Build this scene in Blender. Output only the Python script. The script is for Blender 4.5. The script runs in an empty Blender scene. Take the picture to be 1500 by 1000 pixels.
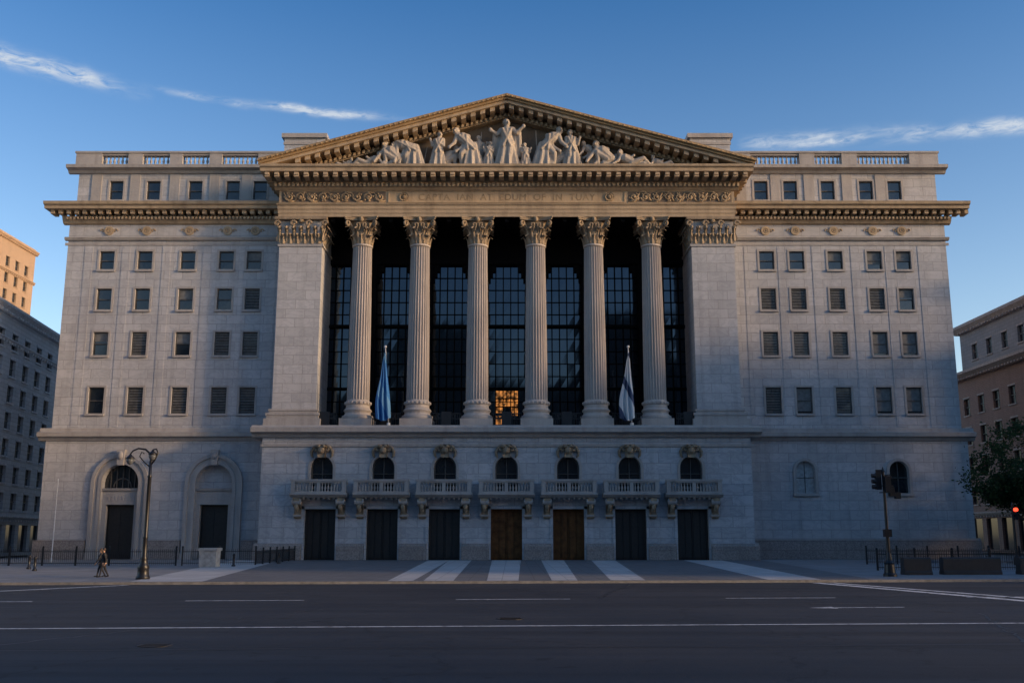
import bpy, math, random
from mathutils import Vector, Matrix
random.seed(7)
S=bpy.context.scene
COL=S.collection
R=math.radians
pi=math.pi

# ------------------------------------------------------------------ materials
class NT:
    def __init__(s,nt): s.nt=nt; s.n=nt.nodes; s.l=nt.links
    def node(s,t,**k):
        n=s.n.new(t)
        for a,b in k.items(): setattr(n,a,b)
        return n
    def put(s,sock,v):
        if isinstance(v,bpy.types.NodeSocket): s.l.new(v,sock)
        else:
            try: sock.default_value=v
            except Exception: sock.default_value=(v[0],v[1],v[2],1)
    def math(s,op,a,b=0.0,c=0.0,clamp=False):
        n=s.node('ShaderNodeMath',operation=op,use_clamp=clamp)
        s.put(n.inputs[0],a); s.put(n.inputs[1],b); s.put(n.inputs[2],c)
        return n.outputs[0]
    def mix(s,f,a,b,mode='MIX'):
        n=s.node('ShaderNodeMix',data_type='RGBA',blend_type=mode)
        s.put(n.inputs[0],f)
        for i,v in ((6,a),(7,b)):
            if isinstance(v,bpy.types.NodeSocket): s.l.new(v,n.inputs[i])
            else: n.inputs[i].default_value=(v[0],v[1],v[2],1)
        return n.outputs[2]
    def noise(s,vec,scale,detail=3,rough=.55,dist=0):
        n=s.node('ShaderNodeTexNoise'); s.l.new(vec,n.inputs['Vector'])
        n.inputs['Scale'].default_value=scale; n.inputs['Detail'].default_value=detail
        n.inputs['Roughness'].default_value=rough; n.inputs['Distortion'].default_value=dist
        return n.outputs[0]
    def ramp(s,f,a,b,lo=0.,hi=1.):
        n=s.node('ShaderNodeMapRange'); s.put(n.inputs[0],f)
        n.inputs[1].default_value=a; n.inputs[2].default_value=b
        n.inputs[3].default_value=lo; n.inputs[4].default_value=hi
        return n.outputs[0]
    def vscale(s,vec,sx,sy,sz):
        n=s.node('ShaderNodeVectorMath',operation='MULTIPLY'); s.l.new(vec,n.inputs[0]); n.inputs[1].default_value=(sx,sy,sz)
        return n.outputs[0]
def newmat(name):
    m=bpy.data.materials.new(name); m.use_nodes=True
    t=NT(m.node_tree); b=m.node_tree.nodes['Principled BSDF']
    return m,t,b
def coords(t):
    return t.node('ShaderNodeTexCoord').outputs['Object']
def plain(name,c,rough=.6,metal=0,var=.25,scale=3,ior=None,bump=0,spec=None,tint=None):
    m,t,b=newmat(name); v=coords(t)
    f=t.ramp(t.noise(v,scale,3),.3,.7)
    col=t.mix(f,[x*(1-var) for x in c],[min(1,x*(1+var)) for x in c])
    t.l.new(col,b.inputs['Base Color']); b.inputs['Roughness'].default_value=rough; b.inputs['Metallic'].default_value=metal
    if ior: b.inputs['IOR'].default_value=ior
    if spec is not None: b.inputs['Specular IOR Level'].default_value=spec
    if tint is not None: b.inputs['Specular Tint'].default_value=(*tint,1)
    if bump:
        bp=t.node('ShaderNodeBump'); bp.inputs['Strength'].default_value=bump; bp.inputs['Distance'].default_value=.05
        t.l.new(t.noise(v,scale*4,3),bp.inputs['Height']); t.l.new(bp.outputs[0],b.inputs['Normal'])
    return m
def stone(name,c,bw=2.0,bh=.98,mortar=.035,var=.09,vein=.3,grime=.35,brick=True,speck=0,joint=.72):
    m,t,b=newmat(name); v=coords(t)
    sp=t.node('ShaderNodeSeparateXYZ'); t.l.new(v,sp.inputs[0])
    base=c
    if brick:
        xy=t.math('ADD',sp.outputs[0],sp.outputs[1])
        cb=t.node('ShaderNodeCombineXYZ'); t.l.new(xy,cb.inputs[0]); t.l.new(sp.outputs[2],cb.inputs[1])
        br=t.node('ShaderNodeTexBrick'); t.l.new(cb.outputs[0],br.inputs['Vector'])
        br.inputs['Scale'].default_value=1; br.inputs['Brick Width'].default_value=bw; br.inputs['Row Height'].default_value=bh
        br.inputs['Mortar Size'].default_value=mortar; br.inputs['Mortar Smooth'].default_value=.3; br.inputs['Bias'].default_value=0
        br.inputs['Color1'].default_value=(*[x*(1-var) for x in c],1); br.inputs['Color2'].default_value=(*[min(1,x*(1+var)) for x in c],1)
        br.inputs['Mortar'].default_value=(*[x*joint for x in c],1)
        base=br.outputs['Color']
        off=t.node('ShaderNodeVectorMath',operation='ADD'); t.l.new(v,off.inputs[0])
        sc=t.node('ShaderNodeVectorMath',operation='SCALE'); t.l.new(br.outputs['Color'],sc.inputs[0]); sc.inputs['Scale'].default_value=60
        t.l.new(sc.outputs[0],off.inputs[1]); vv=off.outputs[0]
    else: vv=v
    col=base
    if not brick: col=t.mix(0,c,c)
    if vein>0:
        nz=t.noise(t.vscale(vv,.5,.5,1.1),.9,4,.6,1.2)
        vn=t.math('ABSOLUTE',t.math('SUBTRACT',nz,.5))
        col=t.mix(t.ramp(vn,0,.06,vein,0),col,[c[0]*.45,c[1]*.48,c[2]*.55])
    st=t.ramp(t.noise(t.vscale(v,1.2,1.2,.09),1,4,.6),.48,.78,0,grime)
    col=t.mix(st,col,[c[0]*.42,c[1]*.40,c[2]*.38])
    pt=t.ramp(t.noise(v,.16 if brick else .5,4,.6),.35,.7,0,grime*.6)
    col=t.mix(pt,col,[c[0]*.55,c[1]*.55,c[2]*.58])
    if speck:
        s2=t.ramp(t.noise(v,9,2,.8),.4,.62,0,speck); col=t.mix(s2,col,[x*.35 for x in c])
    t.l.new(col,b.inputs['Base Color']); b.inputs['Roughness'].default_value=.75
    bp=t.node('ShaderNodeBump'); bp.inputs['Strength'].default_value=.6; bp.inputs['Distance'].default_value=.04
    h=t.noise(v,5,3,.6)
    if brick: h=t.math('SUBTRACT',t.math('MULTIPLY',h,.5),br.outputs['Fac'])
    t.l.new(h,bp.inputs['Height']); t.l.new(bp.outputs[0],b.inputs['Normal'])
    return m

M_wall=stone('marble_ashlar',(.465,.455,.455),grime=.4)
M_pod=stone('marble_podium',(.46,.46,.47),bw=2.4,bh=1.05,vein=.4,grime=.4)
M_trim=stone('marble_trim',(.395,.365,.34),brick=False,vein=.1,grime=.55)
M_ent=stone('marble_entablature',(.44,.335,.22),brick=False,vein=0,grime=.75)
M_sima=stone('weathered_sima',(.36,.24,.12),brick=False,vein=0,grime=.6)
M_tym=stone('tympanum_shade_stone',(.15,.115,.085),brick=False,vein=0,grime=.5)  # darker stone: shade behind the sculpture painted into the base colour
M_col=stone('marble_column',(.475,.42,.375),brick=False,vein=.08,grime=.5)
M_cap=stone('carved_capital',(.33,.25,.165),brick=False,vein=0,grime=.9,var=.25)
M_scu=stone('sculpture_marble',(.41,.36,.305),brick=False,vein=0,grime=.7)
M_gran=stone('granite_plinth',(.33,.285,.26),bw=3.1,bh=.9,speck=.6,vein=0)
M_glass=plain('dark_glass',(.006,.009,.013),.06,ior=1.72,var=.3,scale=.4,tint=(.55,.75,1))
M_wglass=plain('window_glass',(.016,.02,.025),.08,ior=1.7,var=.4,scale=.4)
M_blind=plain('window_blind',(.15,.15,.145),.7)
M_frame=plain('window_frame_paint',(.07,.065,.06),.5)
M_bronze=plain('bronze_mullion',(.004,.004,.004),.8,spec=.08)
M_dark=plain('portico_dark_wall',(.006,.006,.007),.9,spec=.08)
M_iron=plain('black_iron',(.012,.012,.014),.4,var=.3)
M_door=plain('bronze_door',(.022,.018,.015),.5)
M_wood=plain('wooden_door',(.12,.05,.016),.6,var=.35,scale=2,spec=.2)
M_conc=plain('concrete_barrier',(.36,.35,.33),.9,bump=.3)
M_blackbar=plain('black_barrier_paint',(.02,.02,.022),.6,bump=.2)
M_white=plain('white_enamel',(.6,.6,.6),.4)
M_letter=plain('incised_letter',(.25,.185,.115),.9,scale=1,var=.4)

def emis(name,c,s,sc=1.6):
    m,t,b=newmat(name); v=coords(t)
    f=t.ramp(t.noise(v,sc,3),.42,.62)
    col=t.mix(f,[x*.06 for x in c],c)
    t.l.new(col,b.inputs['Emission Color']); b.inputs['Emission Strength'].default_value=s; b.inputs['Base Color'].default_value=(*c,1)
    return m
M_glow=emis('lit_interior',(1,.36,.08),.7,2.6)
M_red=emis('red_signal_lens',(1,.05,.02),9,.1)

# ------------------------------------------------------------------ mesh builder
class MB:
    def __init__(s): s.v=[]; s.f=[]
    def add(s,vs,fs):
        o=len(s.v); s.v+= [tuple(p) for p in vs]; s.f+=[tuple(i+o for i in f) for f in fs]
    def box(s,x0,x1,y0,y1,z0,z1):
        s.add([(x0,y0,z0),(x1,y0,z0),(x1,y1,z0),(x0,y1,z0),(x0,y0,z1),(x1,y0,z1),(x1,y1,z1),(x0,y1,z1)],
              [(0,3,2,1),(4,5,6,7),(0,1,5,4),(1,2,6,5),(2,3,7,6),(3,0,4,7)])
    def pxz(s,poly,y0,y1):
        n=len(poly)
        s.add([(x,y0,z) for x,z in poly]+[(x,y1,z) for x,z in poly],
              [tuple(range(n)),tuple(range(2*n-1,n-1,-1))]+[(i,(i+1)%n,n+(i+1)%n,n+i) for i in range(n)])
    def pyz(s,poly,x0,x1):
        n=len(poly)
        s.add([(x0,y,z) for y,z in poly]+[(x1,y,z) for y,z in poly],
              [tuple(range(n)),tuple(range(2*n-1,n-1,-1))]+[(i,(i+1)%n,n+(i+1)%n,n+i) for i in range(n)])
    def pxy(s,poly,z0,z1):
        n=len(poly)
        s.add([(x,y,z0) for x,y in poly]+[(x,y,z1) for x,y in poly],
              [tuple(range(n)),tuple(range(2*n-1,n-1,-1))]+[(i,(i+1)%n,n+(i+1)%n,n+i) for i in range(n)])
    def rev(s,cx,cy,prof,n=16,a0=0):
        vs=[];fs=[]
        for r,z in prof:
            for i in range(n):
                a=a0+2*pi*i/n; vs.append((cx+r*math.cos(a),cy+r*math.sin(a),z))
        for k in range(len(prof)-1):
            for i in range(n):
                j=(i+1)%n; fs.append((k*n+i,k*n+j,(k+1)*n+j,(k+1)*n+i))
        fs.append(tuple(range(n-1,-1,-1))); m=(len(prof)-1)*n; fs.append(tuple(range(m,m+n)))
        s.add(vs,fs)
    def tube(s,pts,rad,n=8):
        pts=[Vector(p) for p in pts]
        if not isinstance(rad,(list,tuple)): rad=[rad]*len(pts)
        vs=[];fs=[]
        up=Vector((0,1,0)) 
        for k,p in enumerate(pts):
            d=(pts[min(k+1,len(pts)-1)]-pts[max(k-1,0)]).normalized()
            u=up if abs(d.dot(up))<.95 else Vector((1,0,0))
            a=d.cross(u).normalized(); b=d.cross(a)
            for i in range(n):
                t=2*pi*i/n; q=p+(a*math.cos(t)+b*math.sin(t))*rad[k]; vs.append(tuple(q))
        for k in range(len(pts)-1):
            for i in range(n):
                j=(i+1)%n; fs.append((k*n+i,k*n+j,(k+1)*n+j,(k+1)*n+i))
        fs.append(tuple(range(n-1,-1,-1))); m=(len(pts)-1)*n; fs.append(tuple(range(m,m+n)))
        s.add(vs,fs)
    def ball(s,c,r,n=10,m=7):
        rx,ry,rz=(r,r,r) if not isinstance(r,(tuple,list)) else r
        vs=[];fs=[]
        for k in range(1,m):
            t=pi*k/m
            for i in range(n):
                a=2*pi*i/n; vs.append((c[0]+rx*math.sin(t)*math.cos(a),c[1]+ry*math.sin(t)*math.sin(a),c[2]+rz*math.cos(t)))
        top=len(vs); vs.append((c[0],c[1],c[2]+rz)); vs.append((c[0],c[1],c[2]-rz))
        for k in range(m-2):
            for i in range(n):
                j=(i+1)%n; fs.append((k*n+i,(k+1)*n+i,(k+1)*n+j,k*n+j))
        for i in range(n):
            j=(i+1)%n; fs.append((top,i,j)); fs.append((top+1,(m-2)*n+j,(m-2)*n+i))
        s.add(vs,fs)
    def ring(s,xc,zc,r0,r1,y0,y1,a0=0,a1=pi,n=16):
        for i in range(n):
            t0=a0+(a1-a0)*i/n; t1=a0+(a1-a0)*(i+1)/n
            s.pxz([(xc+r0*math.cos(t0),zc+r0*math.sin(t0)),(xc+r1*math.cos(t0),zc+r1*math.sin(t0)),
                   (xc+r1*math.cos(t1),zc+r1*math.sin(t1)),(xc+r0*math.cos(t1),zc+r0*math.sin(t1))],y0,y1)
    def obj(s,name,mat,parent=None,smooth=False,mats=None):
        me=bpy.data.meshes.new(name); me.from_pydata(s.v,[],s.f)
        me.materials.append(mat)
        if smooth:
            for p in me.polygons: p.use_smooth=True
        me.update()
        o=bpy.data.objects.new(name,me); COL.objects.link(o)
        if parent: o.parent=parent
        return o
def empty(name,loc=(0,0,0),rz=0):
    e=bpy.data.objects.new(name,None); e.location=loc; e.rotation_euler=(0,0,rz); COL.objects.link(e); return e
def wall(mb,x0,x1,z0,z1,y,ops,depth):
    xs=sorted(set([x0,x1]+[o[0] for o in ops]+[o[1] for o in ops]))
    zs=sorted(set([z0,z1]+[o[2] for o in ops]+[o[3] for o in ops]))
    for i in range(len(xs)-1):
        for j in range(len(zs)-1):
            cx=(xs[i]+xs[i+1])/2; cz=(zs[j]+zs[j+1])/2
            if any(o[0]<cx<o[1] and o[2]<cz<o[3] for o in ops): continue
            mb.add([(xs[i],y,zs[j]),(xs[i+1],y,zs[j]),(xs[i+1],y,zs[j+1]),(xs[i],y,zs[j+1])],[(0,1,2,3)])
    for o in ops:
        a,b,c,d=o[:4]; arch=len(o)>4 and o[4]
        top=d
        if arch:
            r=(b-a)/2; top=d-r; n=14; pts=[((a+b)/2-r*math.cos(pi*k/n),top+r*math.sin(pi*k/n)) for k in range(n+1)]
            for k in range(n):
                p,q=pts[k],pts[k+1]
                mb.add([(p[0],y,p[1]),(q[0],y,q[1]),(q[0],y,d),(p[0],y,d)],[(0,1,2,3)])
                mb.add([(p[0],y,p[1]),(q[0],y,q[1]),(q[0],y+depth,q[1]),(p[0],y+depth,p[1])],[(0,1,2,3)])
        else:
            mb.add([(a,y,d),(b,y,d),(b,y+depth,d),(a,y+depth,d)],[(0,1,2,3)])
        mb.add([(a,y,c),(b,y,c),(b,y+depth,c),(a,y+depth,c)],[(0,1,2,3)])
        mb.add([(a,y,c),(a,y,top),(a,y+depth,top),(a,y+depth,c)],[(0,1,2,3)])
        mb.add([(b,y,c),(b,y,top),(b,y+depth,top),(b,y+depth,c)],[(0,1,2,3)])

# ================================================================== STOCK EXCHANGE
B=empty('stock_exchange_building')
wallm=MB(); podm=MB(); trim=MB(); ent=MB(); gran=MB(); frames=MB(); glass=MB(); blind=MB(); sills=MB()
def sash(xa,xb,za,zb,y,kind):
    yg=y+.34; e=random.uniform(-.012,.012)
    glass.add([(xa,yg+e,za),(xb,yg-e,za),(xb,yg,(za+zb)/2),(xa,yg,(za+zb)/2)],[(0,1,2,3)])
    glass.add([(xa,yg-.03,(za+zb)/2),(xb,yg-.03+e,(za+zb)/2),(xb,yg-.03,zb),(xa,yg-.03-e,zb)],[(0,1,2,3)])
    w=.09
    for a,b,c,d in ((xa,xa+w,za,zb),(xb-w,xb,za,zb),(xa+w,xb-w,za,za+w),(xa+w,xb-w,zb-w,zb),(xa+w,xb-w,(za+zb)/2-.05,(za+zb)/2+.05)):
        frames.box(a,b,yg-.14,yg-.06,c,d)
    if kind=='full' :
        z=za+.12
        while z<zb-.12:
            blind.box(xa+w+.01,xb-w-.01,yg-.2,yg-.15,z,z+.07); z+=.17
    elif kind=='half':
        blind.box(xa+w,xb-w,yg-.055,yg-.046,(za+zb)/2+random.uniform(-.4,.4),zb-w)
    elif kind=='roll':
        blind.box(xa+w,xb-w,yg-.055,yg-.046,za+.3,zb-w)
    sills.box(xa-.18,xb+.18,y-.2,y+.1,za-.22,za+.004)
    sills.box(xa-.22,xa-.003,y-.05,y+.02,za+.01,zb+.2); sills.box(xb+.003,xb+.22,y-.05,y+.02,za+.01,zb+.2); sills.box(xa-.002,xb+.002,y-.05,y+.02,zb+.003,zb+.2)
rows=[(30.5,32.55),(26.05,28.4),(21.1,23.65),(14.9,17.7)]
YW=104.0
lcols=[-43.25,-39.15,-34.5,-30.35,-27.35]; rcols=[28.1,31.35,35.5,39.75,42.9]
KR={0:['','','half','half','half'],1:['full','full','full','full','half'],2:['full','full','full','roll','roll'],3:['full','roll','full','roll','roll']}
KL={0:['','','','','half'],1:['','','half','','full'],2:['half','full','half','full','full'],3:['','full','full','full','full']}
for side,cols,K in ((-1,lcols,KL),(1,rcols,KR)):
    ops=[]
    for r,(a,b) in enumerate(rows):
        for c,x in enumerate(cols):
            w=.8 if r<3 else .82
            ops.append((x-w,x+w,a,b)); sash(x-w,x+w,a,b,YW,K[r][c])
    xa,xb=(-47.6,-23.8) if side<0 else (23.8,47.6)
    wall(wallm,xa,xb,12.9,35.8,YW,ops,.5)
    for x in [cols[0]-2.0,cols[-1]+2.0]+[(cols[i]+cols[i+1])/2 for i in range(4)]:
        if 24<abs(x)<47: wallm.box(x-.45,x+.45,YW-.035,YW+.01,13.5,33.1)
    if side<0:
        bo=[(-41.8,-38.0,0,9.6,True),(-32.1,-28.3,0,9.6,True)]
        wall(wallm,-48.0,-24.0,0,12.3,YW-.25,bo,1.2)
    else:
        bo=[(29.95,31.85,6.65,9.9,True),(39.6,41.6,6.65,9.9,True)]
        wall(wallm,24.0,48.0,0,12.3,YW-.25,bo,.5)
    s=side
    xo=48.0*s; 
    wallm.add([(xo,YW-.25,0),(xo,150,0),(xo,150,12.3),(xo,YW-.25,12.3)],[(0,1,2,3)])
    xo=47.6*s
    wallm.add([(xo,YW,12.3),(xo,150,12.3),(xo,150,35.8),(xo,YW,35.8)],[(0,1,2,3)])
    acols=list(cols)
    ao=[(x-.75,x+.75,38.7,40.9) for x in acols]
    for o in ao: sash(*o,105.0,'')
    xa,xb=(-47.5,-22) if s<0 else (22,47.5)
    wall(wallm,xa,xb,37.3,42.2,105.0,ao,.5)
    wallm.add([(47.5*s,105,37.3),(47.5*s,150,37.3),(47.5*s,150,42.2),(47.5*s,105,42.2)],[(0,1,2,3)])
    for x in [cols[0]-2.2,]+[(cols[i]+cols[i+1])/2 for i in range(4)]:
        trim.box(x-.55,x+.55,104.9,105.0,38.0,41.7)
    a,b=(-48.6,-22) if s<0 else (22,48.6)
    trim.pyz([(105.1,41.7),(104.75,41.75),(104.6,42.0),(104.0,42.15),(103.95,42.5),(105.1,42.6)],a,b)
    trim.pyz([(105.1,37.9),(104.7,37.9),(104.75,38.35),(105.1,38.4)],a+.3,b-.3)
    a,b=(-48.7,-24.2) if s<0 else (24.2,48.7)
    trim.pyz([(104.1,12.0),(103.6,12.05),(103.45,12.35),(103.1,12.45),(103.05,12.85),(103.7,13.0),(103.75,13.35),(104.1,13.4)],a,b)
    if s<0:
        for p,q in ((-48.3,-43.0),(-36.8,-33.3),(-27.1,-24.6)): gran.box(p,q,103.4,103.7,0,1.9)
    else: gran.box(24.6,48.35,103.4,103.74,0,1.9); trim.box(24.6,48.3,103.45,103.74,1.9,2.1)
    a,b=(-47.9,-23.9) if s<0 else (23.9,47.9)
    trim.pyz([(104.05,33.7),(103.75,33.75),(103.6,34.0),(103.75,34.1),(104.05,34.15)],a,b)
    trim.box(a,b,103.93,104.05,33.2,33.5)
    a2,b2=(-49.7,-23.9) if s<0 else (23.9,49.7)
    ent.pyz([(104.1,35.5),(103.7,35.6),(103.5,35.9),(103.3,36.3),(104.1,36.3)],a+(-.3 if s<0 else 0),b+(.3 if s>0 else 0))
    ent.pyz([(104.6,36.85),(102.25,36.85),(102.2,37.15),(101.95,37.25),(101.85,37.55),(104.6,37.9)],a2,b2)
    x=a2+.5
    while x<b2-.3:
        ent.box(x,x+.42,102.7,103.9,36.4,36.84); x+=.86
    x=a+.2
    while x<b-.2:
        ent.box(x,x+.2,103.15,103.6,35.95,36.25); x+=.4
    for xx in cols:
        ent.ring(xx,34.85,.27,.5,103.86,104.02,0,2*pi,14)
        for k in range(6): ent.ball((xx+.16*math.cos(k*pi/3),103.95,34.85+.16*math.sin(k*pi/3)),.11,6,5)
        for q in(-1,1): ent.tube([(xx+q*(.7+.25*(1-j/9)*math.cos(j*.7)),103.95,34.85+.25*(1-j/9)*math.sin(j*.7)) for j in range(8)],.07,5)
body=MB()
body.box(-47.55,-23.5,105.2,150,.0,37.6); body.box(23.5,47.55,105.2,150,.0,37.6)
body.box(-47.45,47.45,106.0,150,37.6,42.4)
body.box(-23.5,23.5,108,150,0,42.4)
for s in(-1,1):
    a,b=sorted((s*21,s*25.6))
    body.box(a,b,108,116,42.4,47.2); trim.box(a-.3,b+.3,107.7,116.3,47.2,47.7); trim.box(a-.1,b+.1,107.9,108.1,46.4,46.7)
body.obj('body_walls',M_wall,B)
def baluster(mb,x,y,z0,h,r=.12,n=7):
    P=[(.9,0),(.9,.1),(.5,.14),(1.0,.32),(1.05,.42),(.55,.66),(.42,.78),(.75,.84),(.75,.9),(.9,.92),(.9,1)]
    mb.rev(x,y,[(r*a,z0+h*b) for a,b in P],n)
bal=MB()
def balrow(x0,x1,y,z0,h,pitch,r):
    n=max(1,int(round((x1-x0)/pitch)))
    for i in range(n): baluster(bal,x0+(i+.5)*(x1-x0)/n,y,z0,h,r)
for piers in ([(-47.8,-44.9),(-42.0,-40.4),(-37.4,-36.0),(-33.0,-31.6),(-27.6,-22)],[(22,27.0),(32.4,34.1),(37.1,38.8),(44.6,47.8)]):
    for a,b in piers:
        trim.box(a,b,104.5,105.4,42.5,43.98)
    a,b=piers[0][0],piers[-1][1]
    trim.box(a-.1,b+.1,104.4,105.5,43.98,44.2)
    for i in range(len(piers)-1):
        p,q=piers[i][1],piers[i+1][0]
        trim.box(p,q,104.6,105.3,42.45,42.75); trim.box(p,q,104.6,105.3,43.75,43.975)
        balrow(p+.1,q-.1,104.95,42.75,1.0,.46,.15)
for xc,dark in ((-39.9,True),(-30.2,False)):
    zs=7.7
    for r0,r1,y in ((1.9,2.25,103.55),(2.25,2.6,103.62),(2.6,2.95,103.45)):
        trim.ring(xc,zs,r0+.002,r1,y,103.76)
        trim.box(xc-r1,xc-r0-.002,y,103.76,0.6,zs-.001); trim.box(xc+r0+.002,xc+r1,y,103.76,0.6,zs-.001)
    trim.box(xc-3.05,xc-1.9,103.4,103.77,0,.6); trim.box(xc+1.9,xc+3.05,103.4,103.77,0,.6)
    trim.pxz([(xc-.3,9.5),(xc+.3,9.5),(xc+.42,11.1),(xc-.42,11.1)],103.2,103.77)
    trim.ball((xc,103.2,10.5),(.28,.25,.45))
    trim.box(xc-1.9,xc+1.9,104.05,104.5,5.5,6.9); trim.pyz([(104.5,6.9),(103.9,6.9),(103.8,7.15),(104.5,7.2)],xc-1.9,xc+1.9)
    trim.box(xc-1.9,xc-1.45,104.1,104.6,0,5.5); trim.box(xc+1.45,xc+1.9,104.1,104.6,0,5.5)
    for k in range(8): trim.box(xc-1.3+k*.36,xc-1.1+k*.36,104.02,104.06,5.9,6.4)
    (glass if dark else wallm).add([(xc-1.95,104.5,7.1),(xc+1.95,104.5,7.1),(xc+1.95,104.5,9.7),(xc-1.95,104.5,9.7)],[(0,1,2,3)])
    if dark:
        for k in range(-2,3): frames.box(xc+k*.62-.05,xc+k*.62+.05,104.35,104.45,7.1,9.6)
        frames.ring(xc,7.3,.85,.95,104.33,104.44)
    d=MB(); d.box(xc-1.45,xc+1.45,104.75,104.8,0,5.5)
    for k in (-1,0):
        for z in (.3,1.9,3.5): d.box(xc+k*1.4+.12,xc+k*1.4+1.28,104.7,104.76,z,z+1.4)
    d.obj('side_portal_door',M_door,B)
for xc in (30.9,40.6):
    trim.ring(xc,8.95,1.0,1.28,103.6,103.77); trim.box(xc-1.28,xc-1.0,103.6,103.77,6.6,8.949); trim.box(xc+1.0,xc+1.28,103.6,103.77,6.6,8.949)
    trim.box(xc-1.35,xc+1.35,103.5,103.9,6.35,6.6)
lt=MB(); lt.box(29.9,31.9,104.05,104.1,6.6,9.95); lt.obj('blocked_window',plain('pale_board',(.36,.36,.35),.7),B)
glass.add([(39.5,104.2,6.6),(41.7,104.2,6.6),(41.7,104.2,9.95),(39.5,104.2,9.95)],[(0,1,2,3)])
frames.box(30.87,30.93,103.98,104.04,6.65,9.9); frames.box(29.95,31.85,103.98,104.04,8.2,8.26)
frames.box(40.55,40.65,104.1,104.18,6.65,9.9); frames.box(39.6,41.6,104.1,104.18,8.2,8.3)

# ---- podium
SP=6.15
ops=[]
for i in range(-3,4):
    x=i*SP
    ops.append((x-1.55,x+1.55,0,4.95)); ops.append((x-1.12,x+1.12,6.4,10.15,True))
wall(podm,-24.5,24.5,0,12.3,100,ops,.9)
for s in(-1,1): podm.add([(24.5*s,100,0),(24.5*s,104.2,0),(24.5*s,104.2,12.3),(24.5*s,100,12.3)],[(0,1,2,3)])
trim.pyz([(100.1,12.0),(99.7,12.05),(99.6,12.35),(99.0,12.5),(98.95,12.95),(99.3,13.05),(99.4,13.2),(104.4,13.22),(104.4,12.0)],-25.5,25.5)
trim.box(-24.65,24.65,99.88,100.02,11.1,11.35)
edges=[-24.85]+[v for i in range(-3,4) for v in (i*SP-1.72,i*SP+1.72)]+[24.85]
for k in range(0,len(edges),2):
    gran.box(edges[k],edges[k+1],99.62,100.01,0,1.35); gran.pyz([(100.01,1.35),(99.66,1.35),(99.9,1.6),(100.01,1.62)],edges[k]+.03,edges[k+1]-.03)
doorD=MB(); doorW=MB(); orn=MB()
for i in range(-3,4):
    x=i*SP
    D=doorW if i in(0,1) else doorD
    D.box(x-1.55,x+1.55,100.72,100.78,0,4.95)
    for k in(0,1):
        a=x-1.5+k*1.52
        for z0,z1 in ((.2,1.3),(1.5,3.1),(3.3,4.7)):
            for m in(0,1):
                D.box(a+.1+m*.7,a+.68+m*.7,100.64,100.73,z0,z1)
    D.box(x-.03,x+.03,100.6,100.72,0,4.95); D.box(x-1.55,x-1.4,100.5,100.75,0,4.95); D.box(x+1.4,x+1.55,100.5,100.75,0,4.95); D.box(x-1.4,x+1.4,100.5,100.75,4.75,4.95)
    podm.box(x-1.85,x-1.553,99.9,99.998,1.6,5.2); podm.box(x+1.553,x+1.85,99.9,99.998,1.6,5.2); podm.box(x-1.85,x+1.85,99.9,99.998,4.953,5.25)
    glass.add([(x-1.15,100.6,6.4),(x+1.15,100.6,6.4),(x+1.15,100.6,10.2),(x-1.15,100.6,10.2)],[(0,1,2,3)])
    frames.box(x-.04,x+.04,100.45,100.55,6.4,10.1); 
    for z in (7.4,8.4): frames.box(x-1.1,x+1.1,100.46,100.54,z,z+.06)
    frames.ring(x,9.03,1.0,1.1,100.42,100.56); 
    for q in(-1,1): frames.box(x+q*1.06-.06,x+q*1.06+.06,100.42,100.56,6.4,9.03)
    trim.ring(x,9.03,1.15,1.38,99.9,99.999); 
    for q in(-1,1): trim.box(x+q*1.265-.115,x+q*1.265+.115,99.9,99.999,6.5,9.029)
    orn.pxz([(x-.35,10.0),(x+.35,10.0),(x+.5,11.3),(x-.5,11.3)],99.45,100.0)
    orn.ball((x,99.45,10.75),(.33,.3,.42)); orn.ball((x,99.25,10.6),(.14,.15,.12))
    for q in(-1,1):
        orn.tube([(x+q*(.55+.33*math.cos(t)*(1-t/9)),99.7,10.85+.33*math.sin(t)*(1-t/9)) for t in [j*.6 for j in range(13)]],.13,6)
        orn.tube([(x+q*.8,99.75,10.95),(x+q*1.05,99.8,10.6),(x+q*1.0,99.85,10.2),(x+q*.85,99.85,10.0)],[.18,.15,.12,.05],6)
        orn.ball((x+q*.25,99.3,11.1),(.2,.2,.16))
    zb=6.05
    trim.pyz([(100,zb),(98.75,zb),(98.65,zb+.1),(98.45,zb+.25),(98.45,zb+.42),(100,zb+.42)],x-2.8,x+2.8)
    trim.box(x-2.68,x+2.68,98.58,98.98,zb+.42,zb+.58)
    for q in(-1,1):
        trim.box(x+q*2.5-.2,x+q*2.5+.2,98.56,98.99,zb+.58,zb+1.55)
        a,b=sorted((x+q*2.55-.12,x+q*2.55+.12)); trim.box(a,b,98.99,100,zb+1.4,zb+1.55); trim.box(a,b,98.99,100,zb+.42,zb+.55)
        for yy in (99.25,99.6): baluster(bal,x+q*2.55,yy,zb+.55,.85,.11)
        xc=x+q*2.15
        prof=[(100,zb-2.05),(99.8,zb-2.05),(99.55,zb-1.9),(99.5,zb-1.6),(99.65,zb-1.35),(99.45,zb-1.0),(99.0,zb-.85),(98.7,zb-.6),(98.62,zb-.3),(98.75,zb-.05),(100,zb-.005)]
        orn.pyz(prof,xc-.32,xc+.32)
        for yy,zz,rr in ((98.95,zb-.42,.32),(99.72,zb-1.72,.22)):
            trim.tube([(xc-.42,yy,zz),(xc+.42,yy,zz)],rr,12)
            trim.tube([(xc-.47,yy,zz),(xc+.47,yy,zz)],rr*.45,8)
        orn.ball((xc,98.9,zb-.9),(.22,.2,.35)); orn.ball((xc,99.3,zb-1.2),(.2,.2,.3))
    trim.box(x-.18,x+.18,98.6,98.95,zb+.58,zb+1.4)
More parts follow.
